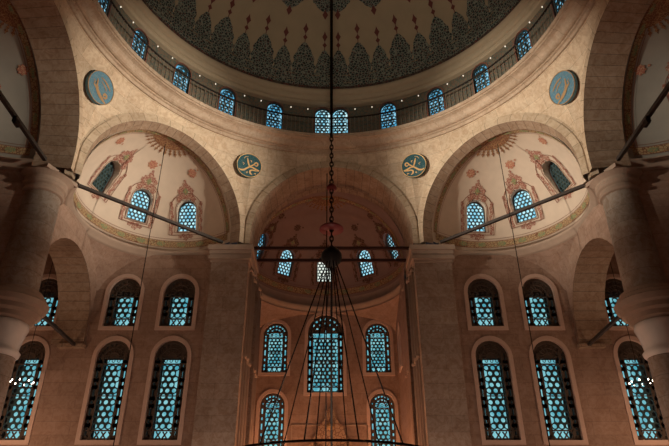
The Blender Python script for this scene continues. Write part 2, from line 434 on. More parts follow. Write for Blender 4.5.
# ------------------------------------------------------------------ octagon: arches, spandrels, for all eight sides
def side_frame(k):
    """k*45 degrees from the qibla side, clockwise positive to the right; returns axis n and tangent t"""
    a = rad(45*k); n = Vector((S(a), K(a), 0)); t = Vector((K(a), -S(a), 0)); return n, t
def P3(n, t, u, d, z): p = n*d+t*u; return (p.x, p.y, z)
def ext(u, r, z0=ZS): return z0+math.sqrt(max(r*r-u*u, 0))
SN = {0: 'mihrab', -1: 'diagonal_left', 1: 'diagonal_right', -2: 'left', 2: 'right', -3: 'back_left', 3: 'back_right', 4: 'back'}
soff = {0: 2.0, -1: .40, 1: .40, -2: 1.3, 2: 1.3, -3: .3, 3: .3, 4: .3}
for k in range(-3, 5):
    n, t = side_frame(k)
    mb = MB(); N = 48
    def fn(a, b):
        u = -HS+2*HS*a; zl = ext(u, RB) if abs(u) < RB else ZS
        zt, rt = 19.45, 9.42; ang = math.atan2(u, A); 
        ph = Vector((S(ang), K(ang)))
        lo_n, lo_t = A, u
        hi_n, hi_t = rt*ph.y, rt*ph.x
        # curved in plan and section like a pendentive
        q = b; cur = q**1.0
        dn = lo_n+(hi_n-lo_n)*cur; du = lo_t+(hi_t-lo_t)*cur
        bul = .10*S(PI*q)*(abs(u)/HS)
        z = zl+(zt-zl)*q
        return P3(n, t, du*(1+bul/A), dn+bul, z)
    mb.grid(fn, N, 14, uvf=lambda a, b: (2*HS*a+k*8, fn(a, b)[2]), flip=False)
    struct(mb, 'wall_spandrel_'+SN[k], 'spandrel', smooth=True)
    # arch band: inner voussoir ring, stepped outer moulding
    mb = MB()
    prof = [(RA, 0), (RA, -.07), (RA+.30, -.07), (RA+.31, -.03), (RB+.03, -.03), (RB+.03, .10)]
    def ring_pt(i_r, a):
        r, d = i_r; 
        if a < 0: u, z = r, ZS+a       # legs below the springing
        elif a > PI: u, z = -r, ZS-(a-PI)
        else: u, z = r*K(a), ZS+r*S(a)
        if abs(u) > HS+d: u = math.copysign(HS+d, u)
        return P3(n, t, u, A+d, z)
    steps = [-.5]+[PI*i/40 for i in range(41)]+[PI+.5]
    for j in range(len(prof)-1):
        L = 0
        for i in range(len(steps)-1):
            a, b = steps[i], steps[i+1]; e = (b-a)*3.8
            q = [ring_pt(prof[j], a), ring_pt(prof[j], b), ring_pt(prof[j+1], b), ring_pt(prof[j+1], a)]
            mb.face(q, [(L, j*.3), (L+e, j*.3), (L+e, j*.3+.3), (L, j*.3+.3)]); L += e
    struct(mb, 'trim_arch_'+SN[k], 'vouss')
    # soffit
    mb = MB(); D = soff[k]; L = 0
    for i in range(len(steps)-1):
        a, b = steps[i], steps[i+1]; e = (b-a)*3.7
        r2 = RA-.06 if k in (0,) else (RA-.17 if abs(k) < 3 else RA)
        def sp(a_, d, r):
            if a_ < 0: return P3(n, t, r, A+d, ZS+a_)
            if a_ > PI: return P3(n, t, -r, A+d, ZS-(a_-PI))
            return P3(n, t, r*K(a_), A+d, ZS+r*S(a_))
        mb.face([sp(a, -.07, RA), sp(a, D, r2), sp(b, D, r2), sp(b, -.07, RA)], [(L, 0), (L, D), (L+e, D), (L+e, 0)]); L += e
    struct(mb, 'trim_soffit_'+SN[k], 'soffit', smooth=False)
# rear arches closed above the springing (behind the camera's view)
for k in (-3, 3, 4):
    n, t = side_frame(k); mb = MB()
    mb.poly([(RA*K(a), ZS+RA*S(a)) for a in [PI*i/16 for i in range(17)]], fn=lambda x, z: P3(n, t, x, A+.3, z))
    struct(mb, 'wall_'+SN[k], 'wall')
# cornice under the balcony, drum, upper cornice, dome
mb = MB(); mb.lathe([(9.8, 19.36), (9.50, 19.36), (9.50, 19.26), (9.42, 19.26), (9.40, 19.34), (9.40, 19.40), (9.32, 19.42), (9.32, 19.48), (9.24, 19.47), (9.16, 19.50), (9.10, 19.57), (9.06, 19.66), (9.0, 19.72), (8.90, 19.75), (8.83, 19.76), (8.83, 19.82), (8.76, 19.83), (8.74, 19.97), (8.80, 19.99), (9.5, 19.99)], 160)
struct(mb, 'trim_balcony_cornice', 'cornice')
# ---- drum with windows
RD = 9.3; DW, DH = .84, 1.62; DZ = 20.42
daz = []
for s in (-1, 1):
    for k in range(12): daz.append((s*(2.7+15.0*k), s))
def drum_skip(p):
    a = math.degrees(math.atan2(p.x, p.y))
    for az, s in daz:
        d = (a-az+180) % 360-180; x = rad(d)*RD
        if abs(x) < 1 and in_arch(x, p.z-DZ, DW, DH, -.02): return True
    return False
mb = MB(); mb.grid(lambda a, b: (RD*S(2*PI*a), RD*K(2*PI*a), 19.9+2.4*b), 720, 30, uvf=lambda a, b: (a*58, b*2.4), skip=drum_skip, flip=False)
struct(mb, 'wall_drum', 'drum', smooth=True)
for i, (az, s) in enumerate(daz):
    if abs(az) > 115: continue
    a = rad(az); kk = int(round((abs(az)-2.7)/15))
    lab = '%s blue window of the drum behind the balcony rail, %s half' % (['innermost', 'second from centre', 'third from centre', 'fourth from centre', 'fifth from centre', 'sixth', 'seventh', 'eighth'][min(kk, 7)], SIDE[s])
    window(((RD)*S(a), RD*K(a), DZ), Rz(-a), 'drum', DW, DH, 'paneC' if kk else 'paneB', label=lab if kk < 7 else None)
mb = MB(); mb.lathe([(9.35, 22.05), (9.12, 22.10), (9.06, 22.18), (9.06, 22.26), (8.98, 22.30), (8.93, 22.42), (8.93, 22.54), (8.84, 22.60), (8.78, 22.72), (8.78, 22.84), (8.86, 22.92), (8.95, 23.0)], 160)
struct(mb, 'trim_dome_cornice', plain('dome_cornice_plaster', (.50, .42, .31), .8, var=.1))
DR, DC = 8.9, 22.6
def dome_pt(az, lam, off=0):
    r = DR-off; return Vector((r*K(lam)*S(az), r*K(lam)*K(az), DC+r*S(lam)))
mb = MB(); mb.grid(lambda a, b: dome_pt(2*PI*a, rad(1+89*b)), 128, 40, flip=False)
struct(mb, 'ceiling_dome', 'domepl', smooth=True)
# painted decoration of the dome (lies on the dome, one mesh per kind of motif)
def ogee(w, h, lobes=4, amp=.06, n=14, belly=.55):
    """pointed, lobed leaf outline from base (y=0) to tip (y=h)"""
    R = []
    for i in range(n*2+1):
        t = i/(n*2); 
        x = w/2*(K(t*PI/2)**(belly*.62))*(1-.45*max(0, t-.72)/.28)*(1+amp*math.sin(t*PI*lobes*2))
        R.append((max(x, .004), h*t))
    R[-1] = (0, h)
    return R+[(-x, y) for x, y in R[-2::-1]]
def dmap(az, lam0, off=.02, sy=1):
    return lambda x, y: dome_pt(az+x/(DR*K(rad(lam0)+sy*y/DR*.5)), rad(lam0)+sy*y/DR, off)
ML = MB(); MR = MB(); MU = MB()
mot = []
for s in (-1, 1):
    for k in range(25): mot.append((s*(2.45+7.15*k), k))
for az, k in mot:
    if abs(az) > 178: continue
    a = rad(az); small = (k % 2 == 0)
    top = 17.6 if small else 20.0; base = 3.2
    h = rad(top-base)*DR
    ML.poly(ogee(1.02 if small else 1.32, h, 4 if small else 5, .07), fn=dmap(a, base, .02))
    # finial: stem, small lozenge, large lozenge
    f0 = top; f1 = top+(6.4)
    MR.poly([(-.02, 0), (.02, 0), (.02, rad(3)*DR), (-.02, rad(3)*DR)], fn=dmap(a, f0-.2, .025))
    MR.poly([(0, -.16), (.12, 0), (0, .16), (-.12, 0)], fn=dmap(a, f0+1.7, .03))
    MR.poly([(0, -.30), (.06, -.14), (.14, 0), (.06, .14), (0, .32), (-.06, .14), (-.14, 0), (-.06, -.14)], fn=dmap(a, f0+4.7, .03))
    if small:
        MU.poly(ogee(1.5, 1.5, 5, .08), fn=dmap(a, 40.5, .02, -1))
        MR.poly([(-.02, 0), (.02, 0), (.02, .3), (-.02, .3)], fn=dmap(a, 30.6, .025))
        MR.poly([(0, -.26), (.15, 0), (0, .26), (-.15, 0)], fn=dmap(a, 30.0, .03))
mb = MB(); mb.grid(lambda a, b: dome_pt(2*PI*a, rad(40.3+15*b), .015), 128, 8)
MU.v_off = len(MU.v)
for f_i in [0]:
    base = len(MU.v); MU.v += mb.v; MU.f += [tuple(base+q for q in f) for f in mb.f]; MU.u += mb.u
dome = bpy.data.objects['ceiling_dome']
struct(ML, 'painted_leaf', 'teal', parent=dome); struct(MR, 'painted_finial', 'redpaint', parent=dome); struct(MU, 'painted_upper_band', 'teal', parent=dome)
mb = MB(); mb.grid(lambda a, b: dome_pt(2*PI*a, rad(2.3+2.3*b), .02), 128, 2); struct(mb, 'painted_base_band', 'band', parent=dome)
mb = MB(); mb.grid(lambda a, b: dome_pt(2*PI*a, rad(4.6+4.2*b), .018), 128, 2); struct(mb, 'painted_leaf_band', 'teal', parent=dome)
mb = MB()
for l0 in (4.5, 7.6): mb.grid(lambda a, b: dome_pt(2*PI*a, rad(l0+.2*b), .03), 128, 1)
struct(mb, 'painted_line', 'gold', parent=dome)
# ------------------------------------------------------------------ half domes with windows and painting
def rosette(r, n=8):
    return [(r*(1+.14*K(n*2*PI*i/48))*K(2*PI*i/48), r*(1+.14*K(n*2*PI*i/48))*S(2*PI*i/48)) for i in range(48)]
def half_dome(name, C, axdeg, R, wins, side, where, mats, extra=0, pane_of=None, deco=True):
    """C centre (x,y,z); axis azimuth (deg, from +Y clockwise); wins = list of psi"""
    C = Vector(C); ax = rad(axdeg); ZK = 1.12 if 'exedra' in name else 1.06
    def onS(d, off):   # direction -> point on the slightly raised half dome
        d = Vector((d.x, d.y, d.z/ZK)).normalized()*(R-off); return C+Vector((d.x, d.y, d.z*ZK))
    def pt(psi, lam, off=0):
        r = R-off; az = ax+psi; return C+Vector((r*K(lam)*S(az), r*K(lam)*K(az), ZK*r*S(lam)))
    WW, WH = (.92, 1.50) if 'exedra' in name else (.86, 1.46)
    TI, OF = (.55, .14) if 'exedra' in name else (.75, .03)
    fr = []
    for psi, lam in wins:
        p = pt(rad(psi), rad(lam)); az = ax+rad(psi)
        Rm = Rz(-az) @ Matrix.Rotation(rad(lam)*TI, 3, 'X')
        fr.append((p+Rm@Vector((0, OF, 0)), Rm, psi, lam))
    def hit(q, d, off=0):   # along d from q to the half dome's surface
        q = q-C; q = Vector((q.x, q.y, q.z/ZK)); e = Vector((d.x, d.y, d.z/ZK)); a = e.dot(e); b = q.dot(e); c = q.dot(q)-(R-off)**2
        return (-b+math.sqrt(max(b*b-a*c, 0)))/a
    def skip(p):
        for c, Rm, _, _ in fr:
            q = Rm.transposed()@(p-c)
            if abs(q.x) < WW/2 and abs(q.y) < 1.1 and in_arch(q.x, q.z+WH/2, WW, WH, -.01): return True
        return False
    mb = MB(); mb.grid(lambda a, b: pt(-PI/2+PI*a, PI/2*b), 200, 110, uvf=lambda a, b: (PI*R*a, R*PI/2*b), skip=skip)
    shell = struct(mb, 'ceiling_'+name, mats['shell'], smooth=True)
    RV = MB()
    for c, Rm, _, _ in fr:
        O = [Rm@Vector((x, 0, z-WH/2))+c for x, z in arch_outline(WW, WH)]; dn = Rm@Vector((0, 1, 0))
        for k in range(len(O)):
            a, b = O[k], O[(k+1) % len(O)]; RV.face([a, b, b+dn*(hit(b, dn)-.01), a+dn*(hit(a, dn)-.01)])
    struct(RV, 'window_embrasure', mats['shell'], parent=shell)
    if extra:   # short barrel in front of the half dome
        n = Vector((S(ax), K(ax), 0)); t = Vector((K(ax), -S(ax), 0)); mb = MB()
        mb.grid(lambda a, b: C-n*extra*(1-b)+t*(R*K(PI*a))+Vector((0, 0, ZK*R*S(PI*a))), 48, 2)
        struct(mb, 'ceiling_barrel_'+name, mats['shell'], smooth=True)
    for i, (c, Rm, psi, lam) in enumerate(fr):
        pane = pane_of(i) if pane_of else 'paneB'
        pos = {0: 'at the middle'}.get(i-len(fr)//2, 'on the %s flank' % ('left' if i < len(fr)//2 else 'right'))
        if len(fr) == 5 and abs(i-2) == 2: pos = 'at the far %s' % ('left' if i < 2 else 'right')
        window(c+Rm@Vector((0, 0, -WH/2)), Rm, 'dome', WW, WH, pane, label='small round-headed window %s of the painted %s' % (pos, where))
    if not deco: return
    def loc(c, Rm, off=.02):
        # 2D tangent offsets about a window centre -> on the sphere
        def f(x, y):
            q = c+Rm@Vector((x, 0, y)); dn = Rm@Vector((0, 1, 0)); return q+dn*hit(q, dn, off)
        return f
    CR = MB(); GR = MB(); LN = MB(); RO = MB(); BD = MB(); ME = MB()
    for c, Rm, psi, lam in fr:
        f = loc(c, Rm, .015)
        w2, h2 = WW/2, WH/2
        ins = [(x, y-h2) for x, y in arch_outline(WW+.10, WH+.10, z0=-.05)]
        out = [(x, y-h2) for x, y in arch_outline(WW+.24, WH+.24, z0=-.12)]
        LN.poly([(x, y-h2) for x, y in arch_outline(WW+.16, WH+.16, z0=-.08)], [ins[::-1]], fn=loc(c, Rm, .02))
        LN.poly([(x, y-h2) for x, y in arch_outline(WW+.66, WH+.50, z0=-.20)], [[(x, y-h2) for x, y in arch_outline(WW+.60, WH+.44, z0=-.17)][::-1]], fn=loc(c, Rm, .028))
        # scalloped side scrolls
        for s_ in (-1, 1):
            for j in range(int(WH/.19)+1):
                yy = -h2-.05+j*.19; xx = s_*(w2+.20+(.05 if j % 2 else 0))
                CR.poly([(xx+(.085 if j % 2 else .065)*K(2*PI*i/10)*1.0, yy+.12*S(2*PI*i/10)) for i in range(10)], fn=f)
        # crest above the head: lobes climbing to a point
        for (x, y, r) in ((-.34, .62, .13), (.34, .62, .13), (-.24, .80, .13), (.24, .80, .13), (-.30, .98, .10), (.30, .98, .10), (-.17, 1.08, .12), (.17, 1.08, .12), (0, 1.22, .13), (0, .74, .14), (0, 1.40, .06)):
            CR.poly([(x+px, y+h2-.61+py) for px, py in rosette(r, 5)], fn=f)
        GR.poly([(px*.8, .96+h2-.61+py) for px, py in rosette(.13, 4)], fn=loc(c, Rm, .03))
        # foot scroll
        for (x, y, r) in ((-.25, -.86, .10), (.25, -.86, .10), (0, -.92, .14), (-.12, -.80, .09), (.12, -.80, .09)):
            CR.poly([(x+px, y-h2+.61+py) for px, py in rosette(r, 5)], fn=f)
    # rosettes between medallion and windows, small buds between them
    rs = {-1: [(-66, 52, .21), (3, 59, .21), (60, 56, .21)], 1: [(66, 52, .21), (-3, 59, .21), (-60, 56, .21)]}[side] if 'exedra' in name else [(q, 52, .19) for q in (-75, -40, 0, 40, 75)]
    for psi, lam, r in rs:
        for _ in (0,):
            p = rad(psi), rad(lam)
            q = pt(*p); az = ax+p[0]; Rm = Rz(-az)@Matrix.Rotation(p[1], 3, 'X')
            RO.poly(rosette(r, 8), fn=loc(q, Rm, .02)); RO.poly([(.3+x, .12+y) for x, y in rosette(.05, 3)], fn=loc(q, Rm, .02))
    # medallion at the crown: half sunburst with pointed drops
    def cm(x, y):   # x across, y from the arch plane inwards, measured on the crown
        d = math.hypot(x, y); th = d/R; az = ax+math.atan2(x, y) if d > 1e-6 else ax
        return C+Vector(((R-.02)*S(th)*S(az), (R-.02)*S(th)*K(az), ZK*(R-.02)*K(th)))
    for r0, r1, mbb in ((0, .88, ME),):
        for i in range(24):
            a0, a1 = PI*i/24-PI/2, PI*(i+1)/24-PI/2
            for j in range(3):
                ra, rb = r1*j/3, r1*(j+1)/3
                mbb.poly([(ra*S(a0)+1e-4*j, ra*K(a0)), (rb*S(a0), rb*K(a0)), (rb*S(a1), rb*K(a1)), (ra*S(a1)+1e-4, ra*K(a1)+1e-4)], fn=cm)
    for i in range(15):
        a = -PI/2+PI*(i+.5)/15; u = Vector((S(a), K(a))); v = Vector((K(a), -S(a)))
        for d0, ln, wd in ((.92, .20, .06), (1.08, .17, .08)):
            ME.poly([tuple(u*(d0+ln*q[1])+v*(wd*q[0])) for q in ((-.6, 0), (0, -.4), (.6, 0), (1, .35), (.4, .6), (0, 1.25), (-.4, .6), (-1, .35))], fn=cm)
    # border band low along the rim and up the arch edge
    BD.grid(lambda a, b: pt(rad(-86+172*a), rad(2.5+4.5*b), .02), 80, 2)
    LNf = lambda l0, w_: LN.grid(lambda a, b: pt(rad(-86+172*a), rad(l0+w_*b), .03), 80, 1)
    LNf(2.2, .35); LNf(7.0, .35); LNf(8.6, .25)
    n = Vector((S(ax), K(ax), 0)); t = Vector((K(ax), -S(ax), 0))
    def ed(a, b, off=.02):
        d = (R-off)*(K(b)*(K(a)*t+S(a)*Vector((0, 0, 1)))+S(b)*n); return C+Vector((d.x, d.y, d.z*ZK))
    for a0, a1 in ((rad(7), rad(173)),):
        BD.grid(lambda a, b: ed(a0+(a1-a0)*a, rad(2.0+3.6*b)), 80, 2)
        for b0 in (1.6, 5.6, 6.8): LN.grid(lambda a, b: ed(a0+(a1-a0)*a, rad(b0+.3*b), .03), 80, 1)
    # cartouches on the band
    for i in range(11):
        psi = rad(-75+15*i)
        GR.poly([(.20*K(2*PI*q/14), .10*S(2*PI*q/14)) for q in range(14)], fn=lambda x, y: pt(psi+x/R, rad(4.8)+y/R, .035))
    for i in range(13):
        aa = rad(12+13*i)
        GR.poly([(.22*K(2*PI*q/14), .07*S(2*PI*q/14)) for q in range(14)], fn=lambda x, y: ed(aa+x/R, rad(3.8)+y/R, .035))
    for mbb, nm, mt in ((CR, 'painted_crest', 'crest'), (GR, 'painted_cartouche', 'crestgreen'), (LN, 'painted_outline', 'line'), (RO, 'painted_rosette', 'rosette'), (ME, 'painted_medallion', 'medal'), (BD, 'painted_border', 'gold')):
        struct(mbb, nm, mats.get(mt, mt), parent=shell)
EX = 9.98*.70711; RX = 3.55
for s in (-1, 1):
    half_dome('exedra_'+SIDE[s], (s*EX, EX, 14.5), s*45, RX, [(-34, 34), (8, 28.5), (48, 25.5)] if s < 0 else [(-48, 25.5), (-8, 28.5), (34, 34)], s,
              '%s exedra' % SIDE[s], dict(shell='plaster'), pane_of=(lambda i, s=s: 'paneD' if (i == 0 and s < 0) or (i == 2 and s > 0) else 'paneB'))
    half_dome('side_'+SIDE[s], (s*10.9, 0, 14.7), s*90, 3.62, [(-45, 31), (0, 30.6), (45, 31)], s, '%s side half dome' % SIDE[s], dict(shell='plaster_dim'), pane_of=lambda i: 'paneD')
    # rim cornice below each exedra
    prof = [(RX+.35, 14.05), (RX+.10, 14.08), (RX+.02, 14.16), (RX-.02, 14.24), (RX-.09, 14.30), (RX-.13, 14.36), (RX-.13, 14.44), (RX, 14.50)]
    mb = MB(); c0 = PI/2+(PI/4 if s < 0 else -PI/4)
    mb.lathe(prof, 60, c0-rad(86), c0+rad(86), c=(s*EX, EX)); struct(mb, 'trim_exedra_rim_'+SIDE[s], 'mould', smooth=True)
    prof = [(r-RX+3.62, z+.2) for r, z in prof]
    mb = MB(); c0 = PI if s < 0 else 0
    mb.lathe(prof, 60, c0-rad(90), c0+rad(90), c=(s*10.9, 0)); struct(mb, 'trim_side_rim_'+SIDE[s], 'mould', smooth=True)
    # pendentive in the room corner under the exedra
    Cx, Cy = -EX, EX; Rp = math.hypot(10.5-EX, YQ-EX)
    def pen(a, b):
        th = rad(135-86+172*a); dx, dy = K(th), S(th)
        ts = []
        if dx < -1e-4: ts.append((-10.5-Cx)/dx)
        if dy > 1e-4: ts.append((YQ-Cy)/dy)
        rw = min([q for q in ts if q > 0]+[Rp]); r0 = RX+.1
        rho = r0+(max(rw, r0+.01)-r0)*b
        z = 14.1-2.2*(1-math.sqrt(max(Rp*Rp-rho*rho, 0))/math.sqrt(Rp*Rp-r0*r0))
        return (Cx+rho*dx, Cy+rho*dy, z)
    mb = MB(); mb.grid(pen, 120, 14, uvf=lambda a, b: (a*9, b*2)); struct(mb, 'ceiling_pendentive_'+SIDE[s], 'soffit' if False else 'wall', sx=s, smooth=True)
    # aisle vault and wall behind the side half dome
    mb = MB()
    mb.grid(lambda a, b: (-(10.9+math.sqrt(max(3.8**2-(3.8*(1-2*a))**2, 0))*(1-.0*b)-0), -3.8*(1-2*a), 14.3-14.3*b), 40, 2, uvf=lambda a, b: (a*10, -b*14)); struct(mb, 'wall_bay_'+SIDE[s], 'wall', sx=s, smooth=True)
# apse half dome
AX0 = -.3; AY = 12.3; AR = 3.95
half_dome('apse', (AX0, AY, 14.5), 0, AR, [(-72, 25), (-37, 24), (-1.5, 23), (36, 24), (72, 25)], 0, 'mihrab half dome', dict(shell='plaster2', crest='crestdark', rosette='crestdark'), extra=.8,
          pane_of=lambda i: ['paneC', 'paneB', 'paneW', 'paneB', 'paneB'][i])
mb = MB(); prof = [(AR+.3, 14.0), (AR+.08, 14.05), (AR, 14.16), (AR-.08, 14.24), (AR-.12, 14.34), (AR-.12, 14.42), (AR, 14.5)]
prof = [(r, z-.38) for r, z in prof]+[(AR, 14.52)]
mb.lathe(prof, 60, rad(0), rad(180), c=(AX0, AY)); struct(mb, 'trim_apse_rim', 'mould', smooth=True)
# apse walls
YB = 16.3; XI = 3.62
cwz = 9.25
ap_w = [(AX0-.02, 9.40, 1.86, 4.20), (AX0-2.66, 10.42, 1.30, 2.72), (AX0+2.74, 10.42, 1.30, 2.72), (AX0-2.66, 5.15, 1.24, 4.25), (AX0+2.84, 5.15, 1.24, 4.25)]
names = ['tall central mihrab-wall window with bright lattice', 'upper arched window left of the tall central one', 'upper arched window right of the tall central one', 'lower arched window left of the mihrab crest', 'lower arched window right of the mihrab crest']
holes = []
for (x, z, w_, h_), nm in zip(ap_w, names):
    holes.append([(x+px, pz) for px, pz in arch_outline(w_, h_, z0=z)][::-1])
    window((x, YB, z), Rz(0), 'apse', w_, h_, 'paneA' if nm[0] == 'l' else 'paneA', 'grille2', label=nm)
walled('wall_apse', 'wall', [(-4.4, 0), (4.4, 0), (4.4, 15), (-4.4, 15)], holes, lambda x, z: (x, YB, z))
for s in (-1, 1):
    xi = s*XI+AX0*(1 if s < 0 else .6)
    hs = [(px+14.75, pz) for px, pz in arch_outline(.8, 2.1, z0=10.3)][::-1]
    mb = MB(); mb.poly([(11.6, 0), (16.3, 0), (16.3, 14.3), (11.6, 14.3)], [hs], fn=lambda y, z: (xi, y, z), flip=(s > 0)); struct(mb, 'wall_apse_'+SIDE[s], 'wall')
    window((xi, 14.75, 10.3), Rz(-s*PI/2), 'apse', .8, 2.1, 'paneC', 'grille2', label='narrow window on the %s return wall of the mihrab niche' % SIDE[s])
    # corner pendentives of the apse
    def pen2(a, b):
        th = rad(90*a); dx, dy = K(th), S(th); ts = []
        if dx > 1e-4: ts.append((XI+.25)/dx)
        if dy > 1e-4: ts.append((YB-AY)/dy)
        rw = min(ts); Rq = math.hypot(XI+.25, YB-AY); r0 = AR; rho = r0+(max(rw, r0+.01)-r0)*b
        z = 13.67-1.4*(1-math.sqrt(max(Rq*Rq-rho*rho, 0))/math.sqrt(Rq*Rq-r0*r0))
        return (rho*dx-s*0+s*AX0, AY+rho*dy, z)
    mb = MB(); mb.grid(pen2, 60, 10, uvf=lambda a, b: (a*6, b*2)); struct(mb, 'ceiling_apse_pendentive_'+SIDE[s], 'wall', sx=s, smooth=True)
    # pier: front, inner face with clustered colonnettes, capital
    mb = MB(); x0, x1 = 3.68, 5.32
    P = [(x0, 9.6), (x1, 9.6), (x1, YQ), (x0+.0, 11.7)]
    def quad(a, b, z0, z1):
        e = math.hypot(a[0]-b[0], a[1]-b[1]); mb.face([(a[0], a[1], z0), (b[0], b[1], z0), (b[0], b[1], z1), (a[0], a[1], z1)], [(a[0]+a[1], z0), (a[0]+a[1]+e, z0), (a[0]+a[1]+e, z1), (a[0]+a[1], z1)])
    quad((x0, 9.6), (x1, 9.6), 0, 13.6); quad((x1, 9.6), (x1, 10.45), 0, 13.6); quad((x0, 11.7), (x0, 9.6), 0, 13.6)
    quad((x0-.25, 11.7), (x0, 11.7), 0, 13.6)
    pier = struct(mb, 'wall_pier_'+SIDE[s], 'pier', sx=s)
    mb = MB()
    for z0, z1, e in ((13.42, 13.55, .05), (13.55, 13.72, .16), (13.72, 13.80, .10), (13.80, 13.98, .14), (13.98, 14.22, .22)):
        xa, xb, ya = x0-e*.8, x1+e*.8, 9.6-e
        mb.box(((xa+xb)/2, (ya+11.9)/2, (z0+z1)/2), (xb-xa, 11.9-ya, z1-z0))
    struct(mb, 'pier_capital', 'mould', sx=s, parent=pier)
    mb = MB()
    for y_, r_ in ((10.2, .09), (10.55, .15), (10.95, .09), (11.35, .15), (11.95, .12), (12.3, .18), (12.75, .12), (13.15, .16)):
        xx = XI-.02 if y_ > 11.8 else x0
        mb.tube([(xx, y_, 0), (xx, y_, 13.5)], r_, 10)
        for zz in (9.35, 13.3): mb.lathe([(r_+.01, zz-.10), (r_+.05, zz-.05), (r_+.06, zz), (r_+.05, zz+.05), (r_+.01, zz+.10)], 12, c=(xx, y_))
    struct(mb, 'niche_colonnettes', 'mould', sx=s, parent=pier, smooth=True)
# pendentive fill in the gap between pier tops and the arches: springer blocks
for k in range(-4, 4):
    a = rad(45*k+22.5); n = Vector((S(a), K(a), 0)); t = Vector((K(a), -S(a), 0)); mb = MB()
    d0 = A/K(PI/8)
    # wedge of masonry behind the arch feet
    mb.face([P3(n, t, -.26, d0+.10, 14.2), P3(n, t, 0, d0-.03, 14.2), P3(n, t, 0, d0-.03, 15.0), P3(n, t, -.26, d0+.10, 15.0)])
    mb.face([P3(n, t, 0, d0-.03, 14.2), P3(n, t, .26, d0+.10, 14.2), P3(n, t, .26, d0+.10, 15.0), P3(n, t, 0, d0-.03, 15.0)])
    struct(mb, 'trim_springer_%d' % (k+5), 'spandrel')
# ------------------------------------------------------------------ columns
def column(x, y, cols=('column',)):
    mb = MB()
    mb.lathe([(.58, 0), (.55, 7.70)], 40, c=(x, y))
    mb.lathe([(.70, 9.70), (.64, 13.55)], 40, c=(x, y))
    c = struct(mb, 'pillar', 'column', smooth=True)
    mb = MB(); mb.lathe([(.55, 7.45), (.63, 7.52), (.66, 7.62), (.58, 7.70), (.58, 7.80), (.64, 8.15), (.72, 8.42), (.70, 8.56), (.58, 8.62)], 40, c=(x, y)); struct(mb, 'pillar_collar', 'marble', smooth=True, parent=c)
    mb = MB(); mb.lathe([(.58, 8.60), (.82, 8.66), (.82, 8.82), (.98, 8.88), (.98, 9.04), (1.10, 9.10), (1.16, 9.28), (1.04, 9.36), (1.04, 9.46), (.90, 9.54), (.90, 9.64), (.70, 9.72)], 40, c=(x, y))
    struct(mb, 'pillar_lower_capital', 'mould', parent=c)
    mb = MB(); mb.lathe([(.64, 13.42), (.72, 13.46), (.75, 13.54), (.70, 13.62), (.69, 13.68), (.76, 13.74), (.80, 13.84), (.76, 13.90), (.78, 14.00), (.88, 14.10), (.95, 14.16)], 40, c=(x, y))
    a = math.atan2(x, y); mb.box((x, y, 14.25), (1.5, 1.5, .16), Matrix.Rotation(-a, 3, 'Z'))
    struct(mb, 'pillar_capital', 'mould', parent=c)
    return c
for s in (-1, 1):
    for q in (1, -1):
        c = column(s*10.62, q*4.28)
        tag(c, 'tall round stone pillar %s the %s side arch' % ('ahead of' if q > 0 else 'behind', SIDE[s]))
# masonry mass over the columns between side arch and exedra arch (closes the top of the capital)
for s in (-1, 1):
    mb = MB()
    mb.box((-10.65, 4.45, 14.84), (1.5, .9, 1.0)); struct(mb, 'trim_impost_block_'+SIDE[s], 'spandrel', sx=s)
# ------------------------------------------------------------------ tie beams
def beam(name, a, b, w_, mat, label, cat, group=None):
    a, b = Vector(a), Vector(b); L = (b-a).length; R = (b-a).to_track_quat('X', 'Z').to_matrix()
    mb = MB(); mb.box((a+b)/2, (L, w_, w_), R)
    return tag(mb.build(name, mat), label, cat, group)
for s in (-1, 1):
    beam('tie_beam', (s*9.75, 4.9, 14.42), (s*4.95, 9.7, 14.50), .12, 'rod', 'dark tie beam spanning the %s exedra arch, from pillar to pier' % SIDE[s], 'tie beam')
    beam('tie_beam', (s*10.38, 3.35, 14.5), (s*10.38, -3.6, 14.5), .13, 'rod', 'dark tie beam across the %s side arch at the picture edge' % SIDE[s], 'tie beam')
    beam('tie_beam', (s*10.75, 4.9, 9.85), (s*10.85, 10.2, 9.85), .12, 'rod', 'short dark tie bar of the %s aisle arch below the pillar capital' % SIDE[s], 'tie bar')
beam('tie_beam', (-3.66, 10.3, 14.5), (3.66, 10.3, 14.5), .13, 'redrod', 'higher of the two reddish tie beams across the mihrab arch', 'tie beam')
beam('tie_beam', (-3.66, 11.55, 14.5), (3.66, 11.55, 14.5), .13, 'redrod', 'lower of the two reddish tie beams across the mihrab arch', 'tie beam')
# ------------------------------------------------------------------ balcony railing
rail = empty('balcony_railing', (0, 0, ZL+.05)); tag(rail, 'dark iron balcony railing ringing the foot of the main dome', 'railing')
RR = 8.86
mb = MB(); mb.tube([(RR*S(2*PI*i/160), RR*K(2*PI*i/160), 21.03) for i in range(160)], .042, 8, True); mb.build('handrail', 'iron', rail)
mb = MB(); mb.tube([(RR*S(2*PI*i/160), RR*K(2*PI*i/160), 20.06) for i in range(160)], .022, 6, True); mb.build('bottom_rail', 'iron', rail)
bm_ = MB(); bm_.tube([(0, 0, .02), (0, 0, 1.05)], .013, 5); first = bm_.build('baluster', 'balu', rail, inv=False)
step = rad(1.35); cnt = 0; rest = MB()
idx = sorted(range(-133, 133), key=lambda i: abs(i+.5))
for j, i in enumerate(idx):
    a = (i+.5)*step; p = Vector((RR*S(a), RR*K(a), 0))
    if j < 100:
        o = first if j == 0 else first.copy()
        if j: COL.objects.link(o)
        o.location = p; o.parent = rail
    else: rest.tube([(p.x, p.y, 20.0), (p.x, p.y, 21.02)], .013, 5)
r_ = rest.build('baluster_run', 'balu', rail); r_['kind'] = 'stuff'
